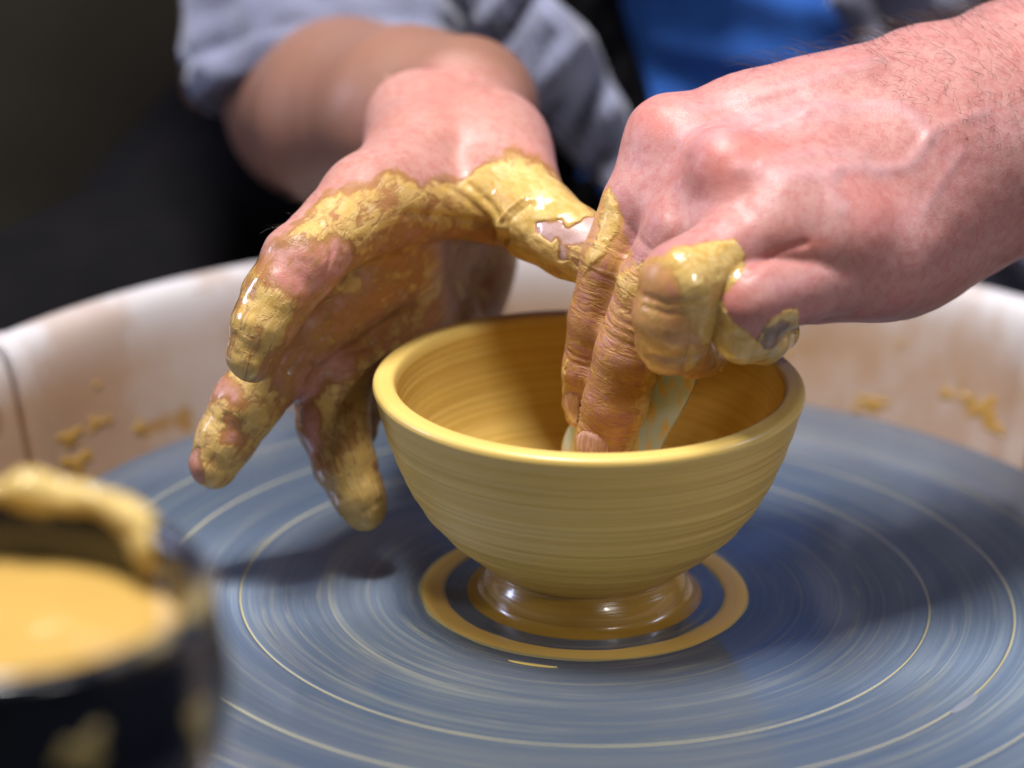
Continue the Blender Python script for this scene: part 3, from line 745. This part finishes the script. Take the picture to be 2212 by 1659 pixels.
M_SKL = mat_skin('wet_skin_with_clay', (0.45, 0.24, 0.20), (0.37, 0.16, 0.12), (0.50, 0.385, 0.37), (0.34, 0.155, 0.038), 1.0, .5)  # slip film darker than on the other hand, with the palm's shade in it
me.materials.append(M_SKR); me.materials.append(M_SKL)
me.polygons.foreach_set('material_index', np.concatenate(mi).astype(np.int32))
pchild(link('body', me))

# ---- raised shells cast onto the body surface: fingernails
def shell(name, body, poly, mat, lift, thick, n=26, dome=.02, Y0=-9):
    poly = np.array(poly, float); lo, hi = poly.min(0), poly.max(0)
    gx, gy = np.meshgrid(np.linspace(lo[0], hi[0], n), np.linspace(lo[1], hi[1], n), indexing='ij')
    q = np.stack([gx.ravel(), gy.ravel()], -1); sd = insd(q, poly)
    r = ray(q[:, 0], q[:, 1]); t = (Y0-CAM[1])/r[:, 1]; p = CAM+r*t[:, None]
    for _ in range(60):
        d = body.d(p); p = p+r*(d*.8)[:, None]
    ok = (np.abs(body.d(p)) < .05)
    g = body.grad(p); soft = (hi-lo).min()*.25
    up = sstep(0, soft, sd); pts = p+g*(lift*np.minimum(1, up*3)+dome*up-.02*(sd < 0))[:, None]
    keep = ok & (sd > -(hi-lo).max()/n*.9); idx = -np.ones(n*n, int); idx[keep] = np.arange(keep.sum())
    F = []
    for i in range(n-1):
        for j in range(n-1):
            c = [idx[i*n+j], idx[i*n+j+1], idx[(i+1)*n+j+1], idx[(i+1)*n+j]]
            if min(c) >= 0: F.append(c)
    me = mesh_np(name, pts[keep], F); o = link(name, me, mat)
    s_ = o.modifiers.new('thick', 'SOLIDIFY'); s_.thickness = thick/100; s_.offset = -1
    return pchild(o)
mn = NT('fingernail'); on = mn.obj(); nn = mn.noise(mn.vscale(on, (1, 1, .25)), 900, 3)
M_NAIL = mn.done(mn.mix(mn.ramp(nn, .35, .65), (0.56, 0.34, 0.28), (0.42, 0.22, 0.15)), .25, mn.bump(nn, .3, .0003), Coat_Weight=.4)
shell('fingernail', HR, [(1219, 852), (1232, 843), (1252, 852), (1256, 880), (1250, 915), (1238, 918), (1224, 900), (1217, 872)], M_NAIL, .035, .05)
shell('fingernail', HR, [(1242, 938), (1262, 928), (1292, 940), (1312, 958), (1316, 985), (1312, 1020), (1262, 1020), (1243, 985)], M_NAIL, .035, .05)

mdk = NT('dark_smeared_nail'); M_NAILD = mdk.done(mdk.mix(mdk.noise(mdk.obj(), 400, 3), (0.09, 0.055, 0.045), (0.34, 0.21, 0.10)), .3, Coat_Weight=.3)
shell('fingernail', HR, [(1632, 738), (1652, 702), (1688, 682), (1714, 690), (1706, 728), (1676, 762), (1646, 760)], M_NAILD, .03, .05, n=20)
# ---- hair on the forearm and fingers
def hair(seeds_px, VB, NB, qB, n, length, flow, name, curl=.5, r=.0045, silhouette=False):
    vd = VB-CAM; vd /= np.linalg.norm(vd, axis=1, keepdims=True); f = -(NB*vd).sum(1)
    sel = np.where((insd(qB, seeds_px) > 0) & ((np.abs(f) < .35) if silhouette else (f > .05)))[0]
    if len(sel) == 0: return
    pick = RNG.choice(sel, n)
    V = []; F = []; seg = 7
    for i in pick:
        p0 = VB[i]+RNG.randn(3)*.03; nn_ = NB[i]
        fl = CR*flow[0]-CU*flow[1]; fl = fl+RNG.randn(3)*.35; fl -= nn_*(fl@nn_); fl /= np.linalg.norm(fl)
        L = length*(.5+RNG.rand()*.8); bend = np.cross(fl, nn_)*RNG.randn()*curl
        d = fl*.75+nn_*(.55+.4*RNG.rand()); d /= np.linalg.norm(d)
        p = p0-nn_*.02; b = len(V)
        for s_ in range(seg):
            t = s_/(seg-1); rr = r*(1-t*.75)
            a1 = np.cross(d, CF); a1 /= np.linalg.norm(a1)+1e-9; a2 = np.cross(d, a1)
            for k in range(3):
                an = k*2.094; V.append(p+(a1*math.cos(an)+a2*math.sin(an))*rr)
            p = p+d*L/(seg-1); d = d+(bend-nn_*.45+fl*.15)*L/(seg-1)*1.6; d /= np.linalg.norm(d)
        for s_ in range(seg-1):
            for k in range(3):
                F.append((b+s_*3+k, b+s_*3+(k+1) % 3, b+s_*3+3+(k+1) % 3, b+s_*3+3+k))
    pchild(link(name, mesh_np(name, V, F), M_HAIR, kind='stuff'))
mh = NT('brown_hair'); M_HAIR = mh.done((0.045, 0.022, 0.012), .4)
hair([(1600, 100), (2100, -60), (2300, -60), (2300, 120), (1650, 230)], VR, NR, qR, 420, 1.25, (-1, .15), 'arm_hair', .7, .0052, silhouette=True)
hair([(1850, 60), (2300, -60), (2300, 330), (2100, 320), (1900, 180)], VR, NR, qR, 420, .95, (-.9, .5), 'arm_hair', .8, .0046)
hair([(1450, 160), (1700, 130), (1700, 240), (1450, 260)], VR, NR, qR, 18, .5, (-1, -.1), 'hand_hair', .6, .0025, silhouette=True)
hair([(590, 440), (710, 400), (720, 500), (590, 530)], VL, NL, qL, 70, .62, (-1, .0), 'finger_hair', .6, .0048, silhouette=True)

# ---- clothes
M_SHIRT = cloth('grey_linen', (0.205, 0.22, 0.32), (0.125, 0.13, 0.195), 700)
M_TEE = cloth('blue_jersey', (0.030, 0.165, 0.66), (0.018, 0.105, 0.46), 1200, .1)
M_TROU = cloth('black_cloth', (0.004, 0.004, 0.005), (0.007, 0.006, 0.007), 800, 0); M_TROU.node_tree.nodes['Principled BSDF'].inputs['Specular IOR Level'].default_value = .08
def sheet(name, left, right, ys, Yd, mat, amp=.8, fr=(1.2, .5), nu=60, nv=90, seed=0, slant=.6, thick=.25, kind=None, label=None):
    ys = np.linspace(ys[0], ys[1], nv); u = np.linspace(0, 1, nu)
    lx = np.interp(ys, [p[1] for p in left], [p[0] for p in left]); rx = np.interp(ys, [p[1] for p in right], [p[0] for p in right])
    X = lx[:, None]*(1-u)+rx[:, None]*u; Yp = np.repeat(ys[:, None], nu, 1)
    D = np.array([[Yd(x, y) for x, y in zip(a, b)] for a, b in zip(X, Yp)])
    D = D+amp*.9*vnoise(np.stack([(X+Yp*slant)/100*fr[0], (Yp-X*.3)/100*fr[1], X*0], -1), seed)+amp*.5*vnoise(np.stack([(X+Yp*slant)/40*fr[0], Yp/60*fr[1], X*0+3], -1), seed+1)
    D += 1.4*(np.abs(u*2-1)**6)[None]           # edges turn away
    V = P(X, Yp, D).reshape(-1, 3)
    I, J = np.meshgrid(np.arange(nv-1), np.arange(nu-1), indexing='ij')
    F = np.stack([I*nu+J, I*nu+J+1, (I+1)*nu+J+1, (I+1)*nu+J], -1).reshape(-1, 4)
    o = link(name, mesh_np(name, V, F), mat, label=label)
    s_ = o.modifiers.new('thick', 'SOLIDIFY'); s_.thickness = thick/100; s_.offset = 0
    return pchild(o)
# T-shirt: closed shell round the torso
def torso_shell(name, z0, z1, mat, grow, fold, seed):
    zs = np.linspace(z0, z1, 90); th = np.linspace(0, 2*math.pi, 160, endpoint=False)
    Z, T = np.meshgrid(zs, th, indexing='ij')
    a = 19+grow; b = 12.5+grow
    cy = 43.5-.08*Z
    top = np.sqrt(np.clip(1-np.clip((Z-36)/9, 0, 1)**2*.75, 0.05, 1))
    f = fold*(vnoise(np.stack([np.cos(T)*2+Z*.02, Z*.27+np.sin(T*1)*1.2+np.cos(T)*1.2, np.sin(T)*1.0], -1), seed)+.5*vnoise(np.stack([np.cos(T)*4, Z*.7+np.cos(T)*3, np.sin(T)*2], -1), seed+1))
    V = np.stack([3+(a*top+f)*np.cos(T), cy+(b*top+f)*np.sin(T), Z], -1).reshape(-1, 3)
    n = len(th); I, J = np.meshgrid(np.arange(89), np.arange(n), indexing='ij'); J2 = (J+1) % n
    F = np.stack([I*n+J, I*n+J2, (I+1)*n+J2, (I+1)*n+J], -1).reshape(-1, 4)
    return pchild(link(name, mesh_np(name, V, F), mat))
torso_shell('t_shirt', .5, 45, M_TEE, .6, 1.7, 40)
# black trousers: hips and thighs either side of the wheel
TR = Raw()
TR.add([((-8, 44, -6), 13), ((14, 44, -6), 13)], 0)
TR.add([((-8, 42, -7), 10.5), ((-33, 12, -9), 8.5)], 4); TR.add([((14, 42, -7), 10.5), ((36, 12, -6), 8.5)], 4)
TR.add([((-33, 12, -9), 8.5), ((-36, 8, -50), 6.5)], 3); TR.add([((36, 12, -6), 8.5), ((38, 8, -50), 6.5)], 3)
V, F, N = TR.mesh(.6)
pchild(link('trousers', mesh_np('trousers', V+N*(.4*vnoise(V*.25, 50))[:, None], F), M_TROU))
# open grey shirt: left front, right front, rolled sleeve, tail
sheet('shirt_front', [(700, -1500), (900, -300), (985, 0), (1060, 130), (1130, 232), (1200, 292), (1262, 362), (1320, 405), (1348, 425)],
      [(1130, -1500), (1150, -300), (1190, 0), (1272, 70), (1312, 170), (1352, 240), (1368, 300), (1358, 400), (1352, 425)], (-1500, 425),
      lambda x, y: 24.5+(y+200)*-.002, M_SHIRT, 2.2, (1.5, .45), seed=60, label='grey-blue shirt front hanging as a narrow edge in the middle')
sheet('shirt_front', [(2000, -1500), (1960, -400), (1792, 0), (1838, 70), (1862, 140), (1960, 400), (2070, 620), (2150, 760)],
      [(2700, -1500), (2700, 0), (2650, 800)], (-1500, 760), lambda x, y: 27-5*min(1, max(0, (y-280)/200)), M_SHIRT, 2.1, (1.1, .8), seed=66, slant=-.5,
      label='grey shirt front behind the forearm')
sheet('black_waistcoat', [(600, -1500), (900, -300), (1050, 0), (1060, 640)], [(1660, -1500), (1500, -320), (1400, -130), (1332, 0), (1362, 100), (1404, 210), (1425, 330), (1440, 640)], (-1500, 640),
      lambda x, y: 28.6, M_TROU, .5, (1.0, .4), seed=75)  # added black sheet for the shade inside the shirt; also darkens the wheel's reflection
def sleeve(name, A, B, rA, rB, mat, seed, twist=0):
    A = np.array(A, float); B = np.array(B, float); ax = B-A; L = np.linalg.norm(ax); ax /= L
    e1 = np.cross(ax, [0, 0, 1.]); e1 /= np.linalg.norm(e1); e2 = np.cross(ax, e1)
    prof = [(.0, -.9), (-.25, -.7), (-.4, -.2), (-.3, .35), (.1, .55), (.55, .5), (.9, .3), (1.6, .35), (3.0, .1), (6, .1), (9, .0), (L, 0)]
    prof = catmull(prof, 5); th = np.linspace(0, 2*math.pi, 120, endpoint=False)
    U = np.repeat(prof[:, :1], 120, 1); O = np.repeat(prof[:, 1:], 120, 1); T = np.repeat(th[None], len(prof), 0)
    R = rA+(rB-rA)*np.clip(U/L, 0, 1)+O
    f = .38*vnoise(np.stack([np.cos(T)*2.2, np.sin(T)*2.2, U*.55+np.cos(T)*.8], -1), seed)+.18*vnoise(np.stack([np.cos(T)*5, np.sin(T)*5, U*1.3], -1), seed+1)
    R = R+f
    V = A+U[..., None]*ax+(R*np.cos(T))[..., None]*e1+(R*np.sin(T))[..., None]*e2
    n = 120; I, J = np.meshgrid(np.arange(len(prof)-1), np.arange(n), indexing='ij'); J2 = (J+1) % n
    F = np.stack([I*n+J, I*n+J2, (I+1)*n+J2, (I+1)*n+J], -1).reshape(-1, 4)
    return pchild(link(name, mesh_np(name, V.reshape(-1, 3), F), mat))
sleeve('rolled_sleeve', P(715, 175, 24.5), (-15, 44, 44), 4.4, 8.5, M_SHIRT, 80)
sleeve('rolled_sleeve', (34.4, 28, 20), (22, 40, 41), 6.2, 8, M_SHIRT, 84)

# ================================================================== THE RIB TOOL held in the bowl
mr = NT('wet_rib'); orr = mr.obj(); s1 = mr.noise(mr.vscale(orr, (1, 1, .25)), 260, 4, .6, .5)
M_RIB = mr.done(mr.mix(mr.ramp(s1, .50, .62), (0.48, 0.60, 0.66), (0.66, 0.47, 0.16)), mr.ramp(s1, .4, .6, .08, .3), mr.bump(s1, .4, .0008), Coat_Weight=.7, Coat_Roughness=.05)
rp = [(1506, 800), (1503, 830), (1478, 880), (1448, 930), (1420, 985), (1380, 1060), (1300, 1080), (1235, 1040), (1216, 985), (1222, 940), (1250, 900), (1330, 860), (1400, 780), (1450, 760)]
Yr = lambda x, y: .9-(x-1300)*.008
fr_, bk_ = [], []
rc = catmull(rp+[rp[0]], 6)[:-1]
A = np.array([P(x, y, Yr(x, y)) for x, y in rc]); nrm = np.cross(A[10]-A[0], A[40]-A[0]); nrm /= np.linalg.norm(nrm)
cen = A.mean(0)
rings = [(cen+(A-cen)*.985)-nrm*.10, A-nrm*.06, A+nrm*.06, (cen+(A-cen)*.985)+nrm*.10]
bm = bmesh.new(); vs = [[bm.verts.new(Vector(p)*.01) for p in R_] for R_ in rings]; n = len(A)
for a in range(3):
    for i in range(n): bm.faces.new((vs[a][i], vs[a][(i+1) % n], vs[a+1][(i+1) % n], vs[a+1][i]))
bm.faces.new(vs[0][::-1]); bm.faces.new(vs[3]); bmesh.ops.recalc_face_normals(bm, faces=bm.faces[:])
me = bpy.data.meshes.new('rib'); bm.to_mesh(me)
link('shaping_rib', me, M_RIB, label='thin clay-smeared shaping rib held against the inside of the bowl', cat='pottery tool', smooth=False)

# ================================================================== THE DARK SLIP POT in the foreground
PC = P(-36, 1270, -28.0); pr_ = 512*float(pxcm(PC)); pz = PC[2]
pot = empty('slip_pot', (PC[0]/100, PC[1]/100, (pz-9.5)/100), 'dark glazed pot full of yellow slip, out of focus in the front corner', 'pot')
mg = NT('dark_blue_glaze'); og = mg.obj(); g1 = mg.noise(og, 34, 3, .5)
M_GLZ = mg.done(mg.mix(mg.ramp(g1, .56, .64), (0.008, 0.010, 0.018), (0.16, 0.12, 0.045)), mg.ramp(g1, .5, .6, .22, .5), Coat_Weight=.3)
R0 = pr_
pprof = [(R0*.50, -9.5), (R0*.56, -9.2), (R0*.70, -7.6), (R0*.80, -5.8), (R0*.95, -4.2), (R0*1.035, -2.6), (R0*1.01, -1.2), (R0*.985, -.5), (R0*.985, -.05), (R0*.945, .12), (R0*.89, .02), (R0*.865, -.4), (R0*.87, -1.6), (R0*.86, -4.6), (R0*.5, -8.4), (.02, -8.6)]
o = link('pot_wall', lathe('pot_wall', catmull(pprof, 6), 160), M_GLZ, pot); o.location = (0, 0, .095)
def sdisp(R, Z, T): return R, Z+.06*vnoise(np.stack([R*np.cos(T)*.5, R*np.sin(T)*.5, R*0], -1), 90)
o = link('slip', lathe('slip', [(r, -1.25) for r in np.linspace(.02, R0*.868, 24)], 96, disp=sdisp), mat_slip('pot_slip', (0.52, 0.325, 0.085), .25), pot); o.location = (0, 0, .095)
# thick clay scraped off along the far rim
bl = Raw(); pts = []
for k, (dg, rr, dz) in enumerate([(150, .16, .15), (136, .20, .2), (126, .26, .22), (116, .18, .2), (108, .28, .25), (98, .18, .2), (88, .28, .25), (80, .18, .2), (72, .24, .2), (64, .16, .15), (58, .22, .1), (52, .16, .0), (48, .20, -.2), (45, .16, -.5), (44, .2, -.8)]):
    a = math.radians(dg); R_ = R0*(.94 if k < 11 else .90)
    pts.append(((R_*math.cos(a), R_*math.sin(a), dz), rr))
bl.add(pts, 0); V, F, N = bl.mesh(.09)
o = link('clay_scrapings', mesh_np('clay_scrapings', V+N*(.04+.12*vnoise(V*1.9, 92))[:, None], F), mat_slip('scraped_clay', (0.56, 0.39, 0.11), .6), pot,
         label='lumpy yellow clay scraped along the far rim'); o.location = (0, 0, .095)
# runs of dried slip down the outside
for k, (dg, z, a_, b_) in enumerate([(-22, -2.2, .40, .95), (-26, -4.2, .55, .8), (-50, -4.3, .9, .5), (-58, -1.6, .55, .45), (-38, -3.6, .4, .5), (-72, -3.9, .5, .3)]):
    aa = math.radians(dg); nU, nV = 14, 14; V = []
    for i in range(nU):
        for j in range(nV):
            s_, t_ = i/(nU-1)*2-1, j/(nV-1)*2-1; gg = 1+.3*math.sin(math.atan2(t_, s_)*3+k*1.7)+.25*math.sin(math.atan2(t_, s_)*5+k); rr = math.hypot(s_, t_); sc_ = max(abs(s_), abs(t_))/max(rr, 1e-6)
            s2, t2 = s_*sc_, t_*sc_; zz = min(-.6, z+t2*b_*gg); rad = np.interp(zz, [-9.2, -7.6, -5.8, -4.2, -2.6, -1.2, -.5], [R0*.56, R0*.70, R0*.80, R0*.95, R0*1.035, R0*1.01, R0*.985])
            lift = .10*math.sqrt(max(0, 1-(s2*s2+t2*t2)))-.02; an = aa+s2*a_*gg/R0
            V.append(((rad+lift)*math.cos(an), (rad+lift)*math.sin(an), zz))
    F = [(i*nV+j, i*nV+j+1, (i+1)*nV+j+1, (i+1)*nV+j) for i in range(nU-1) for j in range(nV-1)]
    o = link('slip_splash', mesh_np('slip_splash', V, F), mat_slip('splash_slip', (0.36, 0.27, 0.10) if k != 1 else (.36, .19, .05), .5), pot); o.location = (0, 0, .095)
# small shelf the pot stands on
bm = bmesh.new(); bmesh.ops.create_cube(bm, size=1)
for v in bm.verts: v.co = Vector((v.co.x*.26+PC[0]/100, v.co.y*.20+PC[1]/100, v.co.z*.02+(pz-9.5)/100-.0101))
bmesh.ops.bevel(bm, geom=bm.edges[:], offset=.003, segments=2, affect='EDGES')
me = bpy.data.meshes.new('shelf'); bm.to_mesh(me)
link('side_shelf', me, M_CAB, label='small dark shelf under the slip pot', cat='shelf', smooth=False)
